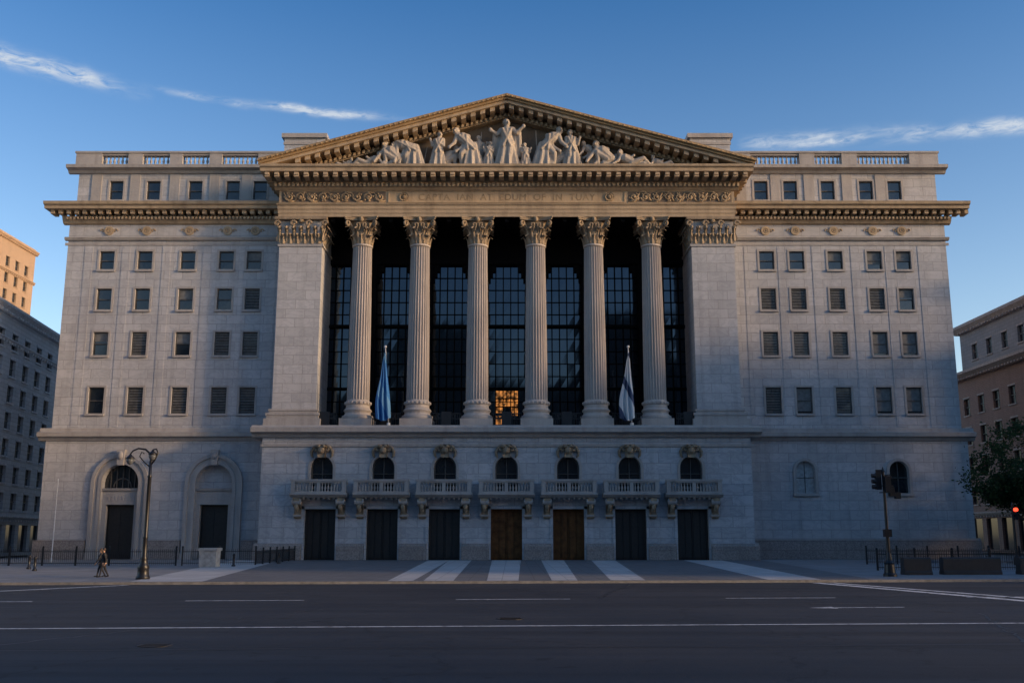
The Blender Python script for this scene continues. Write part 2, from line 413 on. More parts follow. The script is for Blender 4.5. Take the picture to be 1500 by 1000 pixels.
    balrow(x-2.28,x-.2,98.78,zb+.58,.82,.3,.105); balrow(x+.2,x+2.28,98.78,zb+.58,.82,.3,.105)
    trim.box(x-2.78,x+2.78,98.5,99.05,zb+1.55,zb+1.75); trim.box(x-2.3,x+2.3,98.6,98.95,zb+1.4,zb+1.549)
    for k in range(7): trim.box(x-1.5+k*.5-.1,x-1.5+k*.5+.1,98.9,99.9,zb-.18,zb-.003)
doorD.obj('podium_doors_bronze',M_door,B); doorW.obj('podium_doors_wood',M_wood,B); orn.obj('carved_keystones',M_cap,B,True)

# ---- portico
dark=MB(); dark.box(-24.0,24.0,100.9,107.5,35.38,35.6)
trim.box(-24.2,24.2,104.4,107.5,12.9,13.21)
ops=[(i*SP-2.05,i*SP+2.05,13.9,31.6) for i in range(-3,4)]
wall(dark,-21,21,13.2,35.4,106.3,ops,.6)
for i in range(-3,4):
    x=i*SP
    for q in(-1,1):
        for k,(w,h) in enumerate(((.75,.7),(.5,1.3),(.25,1.9))):
            a,b=sorted((x+q*2.05,x+q*(2.05-w))); dark.box(a,b,106.35+.01*k,106.85,31.6-h,31.6)
    dark.box(x-2.4,x+2.4,106.1,106.3,31.7,32.4)
    for q in (-1,1): dark.box(x+q*2.25-.15,x+q*2.25+.15,106.05,106.3,13.3,31.7)
for i in range(-4,4):
    xx=(i+.5)*SP
    if abs(xx)<21: dark.box(xx-.5,xx+.5,105.9,106.3,13.2,35.3)
for k in range(-7,8): dark.box(k*SP/2-.2,k*SP/2+.2,101.2,106,35.0,35.38)
dark.obj('portico_rear_wall',M_dark,B)
gw=MB(); mul=MB(); glow=MB()
for i in range(-3,4):
    x=i*SP
    nx=5; zz=[13.9,15.2,16.5,17.9]+[17.9+1.37*k for k in range(1,11)]
    for a in range(nx):
        for k in range(len(zz)-1):
            x0=x-2.05+4.1*a/nx; x1=x-2.05+4.1*(a+1)/nx; e=random.uniform(-.004,.004); e2=random.uniform(-.004,.004)
            gw.add([(x0,106.75+e,zz[k]),(x1,106.75-e,zz[k]),(x1,106.75+e2,zz[k+1]),(x0,106.75-e2,zz[k+1])],[(0,1,2,3)])
    for a in range(nx+1): mul.box(x-2.05+4.1*a/nx-.055,x-2.05+4.1*a/nx+.055,106.55,106.72,13.9,31.6)
    for k,z in enumerate(zz[1:-1]): 
        h=.16 if k in(2,) else .03
        mul.box(x-2.05,x+2.05,106.58,106.71,z-h,z+h)
    mul.box(x-2.05,x+2.05,106.4,106.6,24.6,24.95)
for a,b,c,d in ((-1.2,-.45,15.3,17.7),(-.38,.36,15.9,17.7),(.45,1.2,15.0,17.7),(-1.2,.3,13.95,15.0)):
    glow.box(a,b,106.73,106.735,c,d)
for q in (-.85,-.42,0,.4,.8): mul.box(q-.05,q+.05,106.5,106.72,13.9,17.8)
for z in (14.7,15.9,16.8): mul.box(-1.3,1.3,106.5,106.72,z,z+.1)
gw.obj('portico_glass',M_glass,B); mul.obj('portico_mullions',M_bronze,B); glow.obj('lit_doorway',M_glow,B)
pier=MB()
for s in(-1,1):
    a,b=sorted((19.45*s,23.95*s)); pier.box(a,b,101.0,107.4,14.9,35.4)
pier.obj('portico_piers',M_wall,B)
for s in(-1,1):
    for e,z0,z1 in ((.55,13.2,14.0),(.35,14.0,14.35),(.42,14.35,14.6),(.18,14.6,14.8),(.25,14.8,15.0)):
        a,b=sorted(((19.45-e)*s,(23.95+e*1.3)*s)); trim.box(a,b,101-e,107.3,z0,z1)
    a,b=sorted((19.3*s,24.1*s)); trim.box(a,b,100.88,107,32.2,32.45)
def column():
    mb=MB(); n=24; off=[0,.75,1,1,.75,0]
    z0,z1=16.0,32.5; vs=[];fs=[];N=n*len(off)
    ks=[0,.08,.2,.35,.5,.65,.8,.92,1]
    for k in ks:
        Rr=1.16-.17*(k**1.6); z=z0+(z1-z0)*k
        for i in range(N):
            a=2*pi*i/N; r=Rr-.14*off[i%len(off)]; vs.append((r*math.cos(a),r*math.sin(a),z))
    for k in range(len(ks)-1):
        for i in range(N): j=(i+1)%N; fs.append((k*N+i,k*N+j,(k+1)*N+j,(k+1)*N+i))
    mb.add(vs,fs)
    mb.box(-1.65,1.65,-1.65,1.65,13.2,14.05)
    mb.rev(0,0,[(1.6,14.05),(1.64,14.2),(1.6,14.4),(1.4,14.5),(1.3,14.7),(1.38,14.85),(1.46,14.95),(1.38,15.1),(1.24,15.2),(1.22,15.5),(1.32,15.62),(1.32,15.85),(1.2,15.95),(1.16,16.05)],40)
    for i in range(20):
        a=2*pi*i/20; mb.ball((1.3*math.cos(a),1.3*math.sin(a),15.73),(.13,.13,.16),6,5)
    mb.rev(0,0,[(1.0,32.4),(1.08,32.45),(1.08,32.6),(1.0,32.65)],32)
    return mb
def leaf(mb,bx,by,nx,ny,z0,h,w,curl=.5,base=.04):
    tx,ty=-ny,nx; vs=[];fs=[];m=7
    A=[-1,-.6,0,.6,1]
    for k in range(m):
        t=k/(m-1)
        out=base+.12*t+curl*max(0,t-.35)**2*2.2
        z=z0+h*(t if t<.85 else .85-(t-.85)*1.2)
        ww=w*(.5+.18*math.sin(t*9))*(1-.55*t**3)
        for a in A:
            o=out+.10*(1-abs(a))-(.06 if abs(a)==.6 else 0)
            vs.append((bx+nx*o+tx*a*ww,by+ny*o+ty*a*ww,z))
    for k in range(m-1):
        for i in range(4): fs.append((k*5+i,k*5+i+1,(k+1)*5+i+1,(k+1)*5+i))
    mb.add(vs,fs)
def capital():
    mb=MB()
    mb.rev(0,0,[(.96,32.6),(.98,33.4),(1.05,34.2),(1.3,34.9),(1.4,35.0)],24)
    for i in range(8):
        a=2*pi*i/8; leaf(mb,.96*math.cos(a),.96*math.sin(a),math.cos(a),math.sin(a),32.6,1.2,.62,.42)
        a+=pi/8; leaf(mb,.96*math.cos(a),.96*math.sin(a),math.cos(a),math.sin(a),33.0,1.7,.6,.62,.02)
    pts=[]
    for q in range(4):
        a0=pi/4+q*pi/2; a1=a0+pi/2
        c0=Vector((math.cos(a0),math.sin(a0)))*2.5; c1=Vector((math.cos(a1),math.sin(a1)))*2.5; mid=(c0+c1)/2; inw=-mid.normalized()
        for k in range(7):
            t=k/6; t=.04+.92*t; p=c0.lerp(c1,t)+inw*(.5*math.sin(pi*t)); pts.append((p.x,p.y))
    mb.pxy(pts,35.08,35.25); mb.pxy([(x*1.04,y*1.04) for x,y in pts],35.25,35.4)
    for q in range(4):
        a=pi/4+q*pi/2; ca,sa=math.cos(a),math.sin(a)
        pts=[(ca*1.05,sa*1.05,33.7),(ca*1.35,sa*1.35,34.35),(ca*1.85,sa*1.85,34.92)]
        for k in range(12):
            t=pi*.6-k*.55; rr=.30*(1-k/15); pts.append((ca*(1.98+rr*math.cos(t)),sa*(1.98+rr*math.cos(t)),34.7+rr*math.sin(t)))
        mb.tube(pts,[.1,.12,.14]+[.13]*12,7)
        leaf(mb,ca*1.1,sa*1.1,ca,sa,33.3,1.4,.42,1.1,.05)
        b=q*pi/2; cb,sb=math.cos(b),math.sin(b)
        mb.ball((cb*1.5,sb*1.5,35.15),(.25,.25,.28),8,6)
        for e in(-1,1):
            px,py=-sb*e,cb*e
            pts=[(cb*1.15+px*.3,sb*1.15+py*.3,34.0)]+[(cb*1.38+px*(.32+.17*math.cos(pi-k*.7)),sb*1.38+py*(.32+.17*math.cos(pi-k*.7)),34.6+.17*math.sin(pi-k*.7)) for k in range(7)]
            mb.tube(pts,.08,6)
    return mb
for i in range(6):
    x=(i-2.5)*SP
    if i==0:
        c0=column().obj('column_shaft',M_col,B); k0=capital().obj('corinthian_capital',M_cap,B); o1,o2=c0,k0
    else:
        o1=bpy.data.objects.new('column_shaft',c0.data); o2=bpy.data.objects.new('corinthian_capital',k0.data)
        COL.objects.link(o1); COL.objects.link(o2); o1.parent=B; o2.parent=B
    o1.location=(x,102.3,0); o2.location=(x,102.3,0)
pc=MB()
for s in(-1,1):
    a,b=sorted((19.45*s,23.95*s))
    n=6
    for k in range(n):
        leaf(pc,a+(k+.5)*(b-a)/n,101,0,-1,32.5,1.25,.6,.5)
    for k in range(n+1): leaf(pc,a+(k)*(b-a)/n,101,0,-1,32.8,1.85,.58,.6,.02)
    for k in range(4):
        leaf(pc,19.45*s,101.5+k*.9,-s,0,32.5,1.3,.6,.5); leaf(pc,19.45*s,101.0+k*.9,-s,0,32.8,1.9,.6,.6)
    for xx in (a-.25,b+.25,(a+b)/2-.8,(a+b)/2+.8):
        pc.tube([(xx+.33*(1-k/14)*math.cos(k*.6),100.55,34.6+.33*(1-k/14)*math.sin(k*.6)) for k in range(12)],.14,6)
    pc.ball(((a+b)/2,100.7,35.0),(.3,.25,.3))
    pc.box(a-.5,b+.5,100.45,107.2,35.05,35.36)
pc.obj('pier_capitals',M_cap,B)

# ---- entablature
HW=24.15
ent.box(-HW,HW,100.75,104.5,35.4,35.78); ent.box(-HW-.05,HW+.05,100.68,104.5,35.78,36.2); ent.box(-HW-.1,HW+.1,100.6,104.5,36.2,36.6)
ent.pyz([(104.5,36.6),(100.5,36.62),(100.4,36.8),(100.75,36.85),(104.5,36.85)],-HW-.2,HW+.2)
ent.box(-HW,HW,100.8,108,36.84,38.35)
ent.pyz([(108,38.3),(100.6,38.3),(100.4,38.5),(100.3,38.55),(100.3,38.95),(100.1,39.05),(108,39.05)],-HW-.45,HW+.45)
x=-HW-.4
while x<HW+.2: ent.box(x,x+.24,100.05,100.31,38.56,38.93); x+=.47
x=-25.3
while x<25.2:
    ent.box(x,x+.5,98.75,100.4,39.12,39.62); ent.box(x+.04,x+.46,98.62,98.76,39.3,39.58); x+=1.02
ent.box(-25.3,25.3,100.2,108,39.05,39.66)
ent.pyz([(108,39.66),(98.55,39.66),(98.5,40.0),(98.3,40.12),(98.25,40.35),(108,40.4)],-25.75,25.75)
for s in(-1,1):
    y=100.6
    while y<104:
        a,b=sorted((24.4*s,25.5*s)); ent.box(a,b,y,y+.5,39.12,39.62); y+=1.02
ent.box(-12.6,12.6,100.72,100.8,36.95,37.05); ent.box(-12.6,12.6,100.72,100.8,38.15,38.25); ent.box(-12.6,-12.45,100.72,100.8,37.05,38.15); ent.box(12.45,12.6,100.72,100.8,37.05,38.15)
fr=MB()
for s in(-1,1):
    fr.ring(s*10.9,37.6,.28,.48,100.66,100.8,0,2*pi,16); fr.ball((s*10.9,100.74,37.6),(.22,.12,.22))
    n=9; L=(23.7-12.9)/n
    for k in range(n):
        cx=s*(12.9+(k+.5)*L); sg=1 if k%2 else -1
        fr.tube([(cx+.46*(1-j/17)*math.cos(j*.55)*s,100.74,37.58+sg*.46*(1-j/17)*math.sin(j*.55)) for j in range(16)],.1,6)
        fr.tube([(cx-s*L*.5,100.76,37.58+sg*.45),(cx,100.74,37.58+sg*.55),(cx+s*L*.5,100.76,37.58-sg*.45)],.09,6)
        for j in range(7): 
            a=random.uniform(0,6.3); fr.ball((cx+.5*math.cos(a),100.76,37.58+.42*math.sin(a)),(.14,.1,.12),6,5)
        fr.ball((cx,100.7,37.58),(.16,.12,.16),8,6)
    a,b=sorted((12.85*s,23.85*s)); ent.box(a,b,100.74,100.8,36.93,37.0); ent.box(a,b,100.74,100.8,38.18,38.28)
fr.obj('frieze_scrollwork',M_cap,B,True)
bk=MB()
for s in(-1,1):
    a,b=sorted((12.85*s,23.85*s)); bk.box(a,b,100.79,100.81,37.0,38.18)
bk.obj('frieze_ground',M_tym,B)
tc=bpy.data.curves.new('inscription','FONT'); tc.body="CAPTA  IAN  AT  EDUM  OF  IN  TUAY"; tc.size=1.0; tc.extrude=.015; tc.align_x='CENTER'; tc.space_character=1.1
to=bpy.data.objects.new('inscription',tc); COL.objects.link(to); to.parent=B; to.location=(0,100.79,37.25); to.rotation_euler=(R(90),0,0); tc.materials.append(M_letter)
# ---- pediment
X0=25.95; ZA=48.1; ZE=40.85; sl=(ZA-ZE)/X0
def rz(x,d=0): return ZA-sl*abs(x)-d
def rake(mb,d0,d1,y0,y1,xmax):
    for s in(-1,1):
        mb.pxz([(0,rz(0,d0)),(s*xmax,rz(xmax,d0)),(s*xmax,rz(xmax,d1)),(0,rz(0,d1))],y0,y1)
sima=MB()
rake(sima,0,.25,98.0,108,X0); rake(sima,.25,.5,98.25,108,X0-.05); rake(ent,.5,.85,98.5,108,X0-.2); rake(ent,1.3,1.7,100.35,108,21.5); rake(ent,.85,1.3,100.75,108,23.5)
x=.25
while x<22.6:
    for s in(-1,1):
        ent.pxz([(s*x,rz(x,.852)),(s*(x+.5),rz(x+.5,.852)),(s*(x+.5),rz(x+.5,1.28)),(s*x,rz(x,1.28))],98.75,100.8)
    x+=1.02
x=.1
while x<21.2:
    for s in(-1,1):
        ent.pxz([(s*x,rz(x,1.3)),(s*(x+.25),rz(x+.25,1.3)),(s*(x+.25),rz(x+.25,1.62)),(s*x,rz(x,1.62))],100.1,100.36)
    x+=.5
for k in range(-50,51): sima.ball((k*.51,98.02,rz(k*.51,.18)),(.15,.07,.12),6,5)
sima.obj('pediment_sima',M_sima,B)
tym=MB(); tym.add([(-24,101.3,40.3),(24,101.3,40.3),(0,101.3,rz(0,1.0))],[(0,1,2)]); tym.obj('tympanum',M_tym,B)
roof=MB()
for s in(-1,1): roof.pxz([(0,rz(0)+.02),(s*X0,rz(X0)+.02),(s*X0,rz(X0)-.1),(0,rz(0)-.1)],108,118)
roof.obj('roof',M_trim,B)
wallm.obj('wing_walls',M_wall,B); podm.obj('podium_wall',M_pod,B); trim.obj('mouldings',M_trim,B); ent.obj('entablature_and_cornices',M_ent,B)
gran.obj('granite_plinths',M_gran,B); frames.obj('window_frames',M_frame,B); glass.obj('window_glass',M_wglass,B); blind.obj('window_blinds',M_blind,B)
sills.obj('window_sills',M_trim,B); bal.obj('balusters',M_trim,B,True)
rail=MB()
for i in range(-3,4):
    a=i*SP-1.5; b=i*SP+1.5
    if abs(i)==3: a,b=(i*SP-1.1,i*SP+1.3) if i>0 else (i*SP-1.3,i*SP+1.1)
    for z in(13.35,14.0,14.55): rail.box(a,b,101.0,101.06,z,z+.07)
    n=int((b-a)/.17)
    for k in range(n+1): rail.box(a+k*(b-a)/n-.025,a+k*(b-a)/n+.025,101.005,101.055,13.22,14.6)
    for q in(-.7,.7): rail.ring((a+b)/2+q,14.28,.15,.24,100.97,101.0,0,2*pi,12)
    rail.box((a+b)/2-.5,(a+b)/2+.5,100.9,101.2,13.22,14.75)
rail.obj('portico_railing',M_iron,B)

# ---- pediment sculpture (tapered bones fused by voxel remesh)
def bone(mb,p,q,r0,r1):
    p=Vector(p);q=Vector(q); mb.tube([p,p.lerp(q,.5),q],[r0,(r0+r1)/2,r1],8); mb.ball(p,r0*1.02,8,6); mb.ball(q,r1*1.02,8,6)
POSE={
 'stand':dict(pel=(0,.52),che=(0,.73),nec=(0,.84),hea=(0,.925),elR=(.19,.70),haR=(.33,.82),elL=(-.19,.68),haL=(-.32,.76),knR=(.06,.28),anR=(.07,.03),knL=(-.06,.28),anL=(-.07,.03)),
 'robed':dict(pel=(0,.52),che=(.02,.73),nec=(.03,.84),hea=(.05,.93),elR=(.15,.6),haR=(.05,.66),elL=(-.15,.62),haL=(-.2,.78),knR=(.06,.28),anR=(.07,.03),knL=(-.06,.28),anL=(-.07,.03)),
 'lean':dict(pel=(-.08,.5),che=(.10,.68),nec=(.18,.77),hea=(.25,.84),elR=(.28,.55),haR=(.38,.44),elL=(.1,.47),haL=(.24,.36),knR=(.12,.3),anR=(.12,.03),knL=(-.2,.28),anL=(-.36,.03)),
 'bend':dict(pel=(-.1,.48),che=(.15,.55),nec=(.26,.55),hea=(.34,.54),elR=(.26,.32),haR=(.3,.12),elL=(.12,.34),haL=(.2,.1),knR=(.06,.27),anR=(.05,.03),knL=(-.2,.26),anL=(-.32,.03)),
 'crouch':dict(pel=(-.15,.22),che=(.02,.38),nec=(.1,.47),hea=(.16,.54),elR=(.22,.32),haR=(.36,.12),elL=(.05,.25),haL=(.2,.06),knR=(.14,.33),anR=(.1,.03),knL=(0,.1),anL=(-.3,.05)),
 'recline':dict(pel=(-.05,.14),che=(.18,.26),nec=(.26,.35),hea=(.31,.43),elR=(.36,.18),haR=(.5,.08),elL=(.1,.24),haL=(-.05,.32),knR=(-.3,.24),anR=(-.5,.06),knL=(-.32,.12),anL=(-.62,.07)),
}
def figure(mb,cx,z0,h,pose,flip=1,y=99.9,robe=False):
    P=POSE[pose]
    def J(k,dy=0): return Vector((cx+flip*P[k][0]*h,y+dy*h,z0+P[k][1]*h))
    r=h*1.28
    pel=J('pel');che=J('che');nec=J('nec');hea=J('hea')
    bone(mb,pel,che,.085*r,.10*r); bone(mb,che,nec,.085*r,.04*r); bone(mb,nec,hea,.035*r,.045*r)
    mb.ball(hea,(.052*r,.06*r,.07*r)); mb.ball(hea+Vector((-flip*.01*r,.02*r,.02*r)),(.06*r,.06*r,.06*r)); mb.ball(hea+Vector((flip*.02*r,-.062*r,-.01*r)),(.014*r,.02*r,.02*r),6,5)
    for sd,dx,dy in (('R',.10,-.02),('L',-.10,.02)):
        sh=che+Vector((flip*dx*r*.9 ,dy*r,.04*r)); el=J('el'+sd,dy-.04); ha=J('ha'+sd,dy-.09)
        bone(mb,che+Vector((0,0,.04*r)),sh,.06*r,.045*r); bone(mb,sh,el,.044*r,.036*r); bone(mb,el,ha,.034*r,.022*r); mb.ball(ha,(.03*r,.02*r,.035*r))
        hp=pel+Vector((flip*dx*.5*r,dy*r,-.02*r)); kn=J('kn'+sd,dy-.05); an=J('an'+sd,dy)
        bone(mb,hp,kn,.07*r,.05*r); bone(mb,kn,an,.048*r,.028*r); bone(mb,an,an+Vector((flip*.06*r,-.06*r,-.01*r)),.026*r,.02*r)
        if pose=='stand':
            for k in range(4):
                p=sh.lerp(el,.3+.2*k) if k<3 else el.lerp(ha,.35)
                bone(mb,p+Vector((0,.05*h,0)),Vector((cx+(p.x-cx)*1.05,y+.08*h,z0+h*(.14+.05*k))),.035*r,.05*r)
    if robe:
        n=36;vs=[];fs=[];K=9
        for k in range(K):
            t=k/(K-1); z=pel.z+.08*h-(pel.z+.08*h-z0)*t
            for i in range(n):
                a=2*pi*i/n; rr=h*(.10+.10*t**.8)*(1+(.05+.22*t)*math.sin(a*9+1.5*t+cx)); vs.append((pel.x+(J('anR').x+J('anL').x-2*pel.x)*.5*t+rr*math.cos(a)*1.15,y+rr*.75*math.sin(a),z))
        for k in range(K-1):
            for i in range(n): j=(i+1)%n; fs.append((k*n+i,k*n+j,(k+1)*n+j,(k+1)*n+i))
        fs.append(tuple(range(n))); fs.append(tuple(range((K-1)*n,K*n))); mb.add(vs,fs)
        for q in (-1,1): bone(mb,che+Vector((q*.08*h,-.1*h,.04*h)),pel+Vector((-q*.07*h,-.11*h,-.1*h)),.025*h,.03*h)
sc=MB()
zf=40.4
figure(sc,0,zf,5.4,'stand',1,99.6,True)
figure(sc,-1.9,zf,2.9,'robed',1,99.6,True); figure(sc,2.0,zf,2.8,'robed',-1,99.7,True)
figure(sc,-4.2,zf,4.9,'lean',-1,99.7,True); figure(sc,4.4,zf,5.0,'lean',1,99.7,True); figure(sc,-2.9,zf,3.9,'robed',-1,100.5,True)
figure(sc,-7.3,zf,4.0,'robed',1,99.7,True); figure(sc,6.9,zf,4.2,'robed',-1,99.6,True)
figure(sc,-6.0,zf,4.2,'crouch',1,100.1); figure(sc,5.6,zf,4.0,'crouch',1,100.1)
figure(sc,-10.4,zf,4.7,'bend',-1,99.7,True); figure(sc,-12.2,zf,4.9,'crouch',-1,99.7); figure(sc,10.2,zf,4.9,'crouch',-1,99.7); figure(sc,9.0,zf,3.5,'lean',-1,100.2,True)
figure(sc,-14.6,zf,3.6,'recline',1,99.7); figure(sc,13.2,zf,4.0,'recline',-1,99.6); figure(sc,16.4,zf,3.0,'recline',-1,99.9); figure(sc,-17.2,zf,2.4,'recline',1,99.9); figure(sc,11.6,zf,3.6,'crouch',1,100.3)
random.seed(3)
for k in range(46):
    x=random.uniform(-18,18); lim=(rz(x,2.4)-zf)*.65
    if lim<.5: continue
    z=zf+random.uniform(.1,lim*.6)
    bone(sc,(x,100.6,z),(x+random.uniform(-1.2,1.2),100.8,zf+.05),random.uniform(.12,.3),random.uniform(.2,.45))
for x,h,l in ((-9,2.6,.5),(8.3,2.9,-.6),(-3.0,4.3,.3),(3.3,4.4,-.2)): bone(sc,(x,100.5,zf),(x+l,100.3,zf+h),.09,.05)
tmp=sc.obj('pediment_sculpture',M_scu,B)
def remesh(o,vox,sm=0):
    m=o.modifiers.new('r','REMESH'); m.mode='VOXEL'; m.voxel_size=vox; m.use_smooth_shade=True
    if sm:
        m2=o.modifiers.new('s','SMOOTH'); m2.iterations=sm; m2.factor=.5
    dg=bpy.context.evaluated_depsgraph_get(); dg.update()
    me=bpy.data.meshes.new_from_object(o.evaluated_get(dg)); o.modifiers.clear(); o.data=me
    for p in me.polygons: p.use_smooth=True
    return me
remesh(tmp,.055,1)

# ================================================================== flags
def flag(x,cols,dirn):
    e=empty('flag',(x,0,0)); mb=MB()
    mb.tube([(.35,100.2,13.2),(0,99.0,21.0)],[.07,.045],8); mb.ball((0,98.98,21.1),.14)
    mb.box(.2,.5,99.9,100.5,13.2,13.5)
    mb.obj('pole',M_white,e,True)
    n=26;K=22;vs=[];fs=[]
    for k in range(K):
        t=k/(K-1)
        for i in range(n):
            s=i/(n-1); w=.16+1.5*t**.8
            px=.02+.33*t*.85+ dirn*(s-.2)*w*(1-.12*math.sin(t*7))
            py=99.0+1.0*t*.8-.25+.2*math.sin(s*19+2*t)*(.3+t)
            z=20.6-6.6*t-(.55*s*(1-t))-.35*math.sin(s*3.1)*t
            vs.append((px,py,z))
    for k in range(K-1):
        for i in range(n-1): fs.append((k*n+i,k*n+i+1,(k+1)*n+i+1,(k+1)*n+i))
    mb=MB(); mb.add(vs,fs)
    m,t_,b=newmat('flag_cloth'); v=coords(t_)
    sp=t_.node('ShaderNodeSeparateXYZ'); t_.l.new(v,sp.inputs[0])
    a=t_.math('SINE',t_.math('ADD',t_.math('MULTIPLY',sp.outputs[0],cols[2]),t_.math('MULTIPLY',sp.outputs[2],cols[3])))
    f=t_.ramp(a,cols[4],cols[4]+.1)
    t_.l.new(t_.mix(f,cols[0],cols[1]),b.inputs['Base Color']); b.inputs['Roughness'].default_value=.85
    mb.obj('cloth',m,e,True)
flag(-12.25,((.04,.18,.45),(.12,.30,.52),2.6,1.3,.3),-1)
flag(12.3,((.62,.64,.66),(.05,.07,.14),3.2,1.6,.62),-1)

# ================================================================== ground, road, plaza
def asphalt(name,c,crack=.5):
    m,t,b=newmat(name); v=coords(t)
    n1=t.ramp(t.noise(v,.12,4,.6),.3,.7); n2=t.ramp(t.noise(v,25,2,.7),.3,.7)
    col=t.mix(n1,[x*.6 for x in c],[x*1.4 for x in c]); col=t.mix(t.math('MULTIPLY',n2,.4),col,[x*2.1 for x in c])
    w=t.ramp(t.noise(t.vscale(v,.02,.9,1),1,3),.4,.65,0,.6); col=t.mix(w,col,[x*.45 for x in c])
    vo=t.node('ShaderNodeTexVoronoi',feature='DISTANCE_TO_EDGE'); vo.inputs['Scale'].default_value=.11
    ad=t.node('ShaderNodeVectorMath',operation='ADD'); nn=t.node('ShaderNodeTexNoise'); nn.inputs['Scale'].default_value=.5; nn.inputs['Detail'].default_value=4; t.l.new(v,nn.inputs['Vector'])
    sc_=t.node('ShaderNodeVectorMath',operation='SCALE'); t.l.new(nn.outputs['Color'],sc_.inputs[0]); sc_.inputs['Scale'].default_value=3.0
    t.l.new(v,ad.inputs[0]); t.l.new(sc_.outputs[0],ad.inputs[1]); t.l.new(ad.outputs[0],vo.inputs['Vector'])
    cr=t.ramp(vo.outputs[0],0,.009,crack,0); col=t.mix(cr,col,[x*.25 for x in c])
    sp=t.ramp(t.noise(v,1.3,2,.5),.66,.72,0,.75); col=t.mix(sp,col,[x*.35 for x in c])
    t.l.new(col,b.inputs['Base Color']); t.l.new(t.ramp(n1,0,1,.6,.85),b.inputs['Roughness']); b.inputs['Specular IOR Level'].default_value=.35
    bp=t.node('ShaderNodeBump'); bp.inputs['Strength'].default_value=.5; bp.inputs['Distance'].default_value=.02
    t.l.new(t.noise(v,18,3,.7),bp.inputs['Height']); t.l.new(bp.outputs[0],b.inputs['Normal'])
    return m
def paving(name,c,w,h,gr=.5):
    m,t,b=newmat(name); v=coords(t)
    br=t.node('ShaderNodeTexBrick'); t.l.new(v,br.inputs['Vector']); br.inputs['Scale'].default_value=1; br.inputs['Brick Width'].default_value=w; br.inputs['Row Height'].default_value=h
    br.inputs['Mortar Size'].default_value=.02; br.offset=0
    br.inputs['Color1'].default_value=(*[x*.88 for x in c],1); br.inputs['Color2'].default_value=(*[x*1.1 for x in c],1); br.inputs['Mortar'].default_value=(*[x*.5 for x in c],1)
    n=t.ramp(t.noise(v,.25,5,.65),.35,.7,0,gr); col=t.mix(n,br.outputs['Color'],[x*.55 for x in c])
    t.l.new(col,b.inputs['Base Color']); b.inputs['Roughness'].default_value=.75
    return m
M_road=asphalt('asphalt_road',(.028,.031,.038),.7); M_ground=asphalt('ground_asphalt',(.05,.05,.052),.2)
M_pave=paving('sidewalk_concrete',(.24,.24,.245),1.6,1.6); M_light=paving('light_paving',(.48,.47,.46),1.2,1.2,.4); M_darkp=paving('dark_paving',(.15,.15,.155),.9,.9)
M_kerb=plain('granite_kerb',(.2,.2,.2),.8)
m,t,b=newmat('road_paint'); v=coords(t); f=t.ramp(t.noise(v,3.5,4,.7),.48,.66,0,.8)
t.l.new(t.mix(f,(.68,.68,.68),(.10,.10,.105)),b.inputs['Base Color']); b.inputs['Roughness'].default_value=.7; M_paint=m
M_tar=plain('tar_seam',(.012,.012,.013),.5)
ZR=-.13; TH=.07; 
def quad(name,pts,mat,z,parent=None):
    mb=MB(); mb.add([(x,y,z) for x,y in pts],[tuple(range(len(pts)))]); return mb.obj(name,mat,parent)
quad('ground',[(-1500,-1500),(1500,-1500),(1500,1500),(-1500,1500)],M_ground,ZR-.004)
def ky(x): return 54.7+TH*x
def ny(x): return -7+TH*x
road=quad('road',[(-400,ny(-400)),(400,ny(400)),(400,ky(400)),(-400,ky(-400))],M_road,ZR)
pl=MB(); XL,XR=-53,60
pl.pxy([(XL,ky(XL)+.3),(XR,ky(XR)+.3),(XR,150),(XL,150)],ZR-.05,0); plo=pl.obj('sidewalk',M_pave)
kb=MB(); kb.pxy([(XL,ky(XL)),(XR,ky(XR)),(XR,ky(XR)+.299),(XL,ky(XL)+.299)],ZR-.05,.003); kb.obj('kerb',M_kerb)
pv=empty('plaza_paving_bands')
def band(xn0,xn1,xf0,xf1,mat,k,z):
    quad('band_%d'%k,[(xn0,ky(xn0)+.35),(xn1,ky(xn1)+.35),(xf1,99.4),(xf0,99.4)],mat,z,pv)
band(-16.6,20.5,-21.5,25,M_darkp,0,.004)
bs=[(-19.5,-15.8,-26.5,-22.0),(-6.1,-4.75,-7.6,-5.6),(-4.2,-2.6,-5.6,-3.4),(-.8,.9,-1.4,1.4),(2.7,4.1,3.4,5.6),(5.9,7.8,8.3,10.6),(14.6,17.6,17.3,21.0)]
for k,q in enumerate(bs): band(*q,M_light,k+1,.008)
tm=MB(); random.seed(5)
for (xa,ya,xb,yb,wd) in ((-60,20,60,27.5,.05),(-60,34,60,42,.05),(-14,19,-6,36,.05),(-26,31,-12,47,.04),(10,16,16,34,.04),(4,42,7,54.5,.05),(-60,45.5,60,54,.05)):
    N=40; P=[Vector((xa+(xb-xa)*i/N+random.uniform(-.12,.12),ya+(yb-ya)*i/N+random.uniform(-.12,.12))) for i in range(N+1)]
    vs=[];fs=[]
    d=Vector((xb-xa,yb-ya)).normalized(); nn=Vector((-d.y,d.x))
    for i,p in enumerate(P):
        w_=wd*random.uniform(.5,1.3)
        vs+=[(p.x-nn.x*w_,p.y-nn.y*w_,ZR+.002),(p.x+nn.x*w_,p.y+nn.y*w_,ZR+.002)]
    for i in range(N): fs.append((2*i,2*i+2,2*i+3,2*i+1))
    tm.add(vs,fs)
tm.obj('tar_seams',M_tar,road)
mk=empty('road_markings')
def stripe(x0,y0,x1,y1,w,k):
    d=Vector((x1-x0,y1-y0)).normalized(); n=Vector((-d.y,d.x))*w/2
    quad('stripe_%d'%k,[(x0-n.x,y0-n.y),(x1-n.x,y1-n.y),(x1+n.x,y1+n.y),(x0+n.x,y0+n.y)],M_paint,ZR+.005,mk)
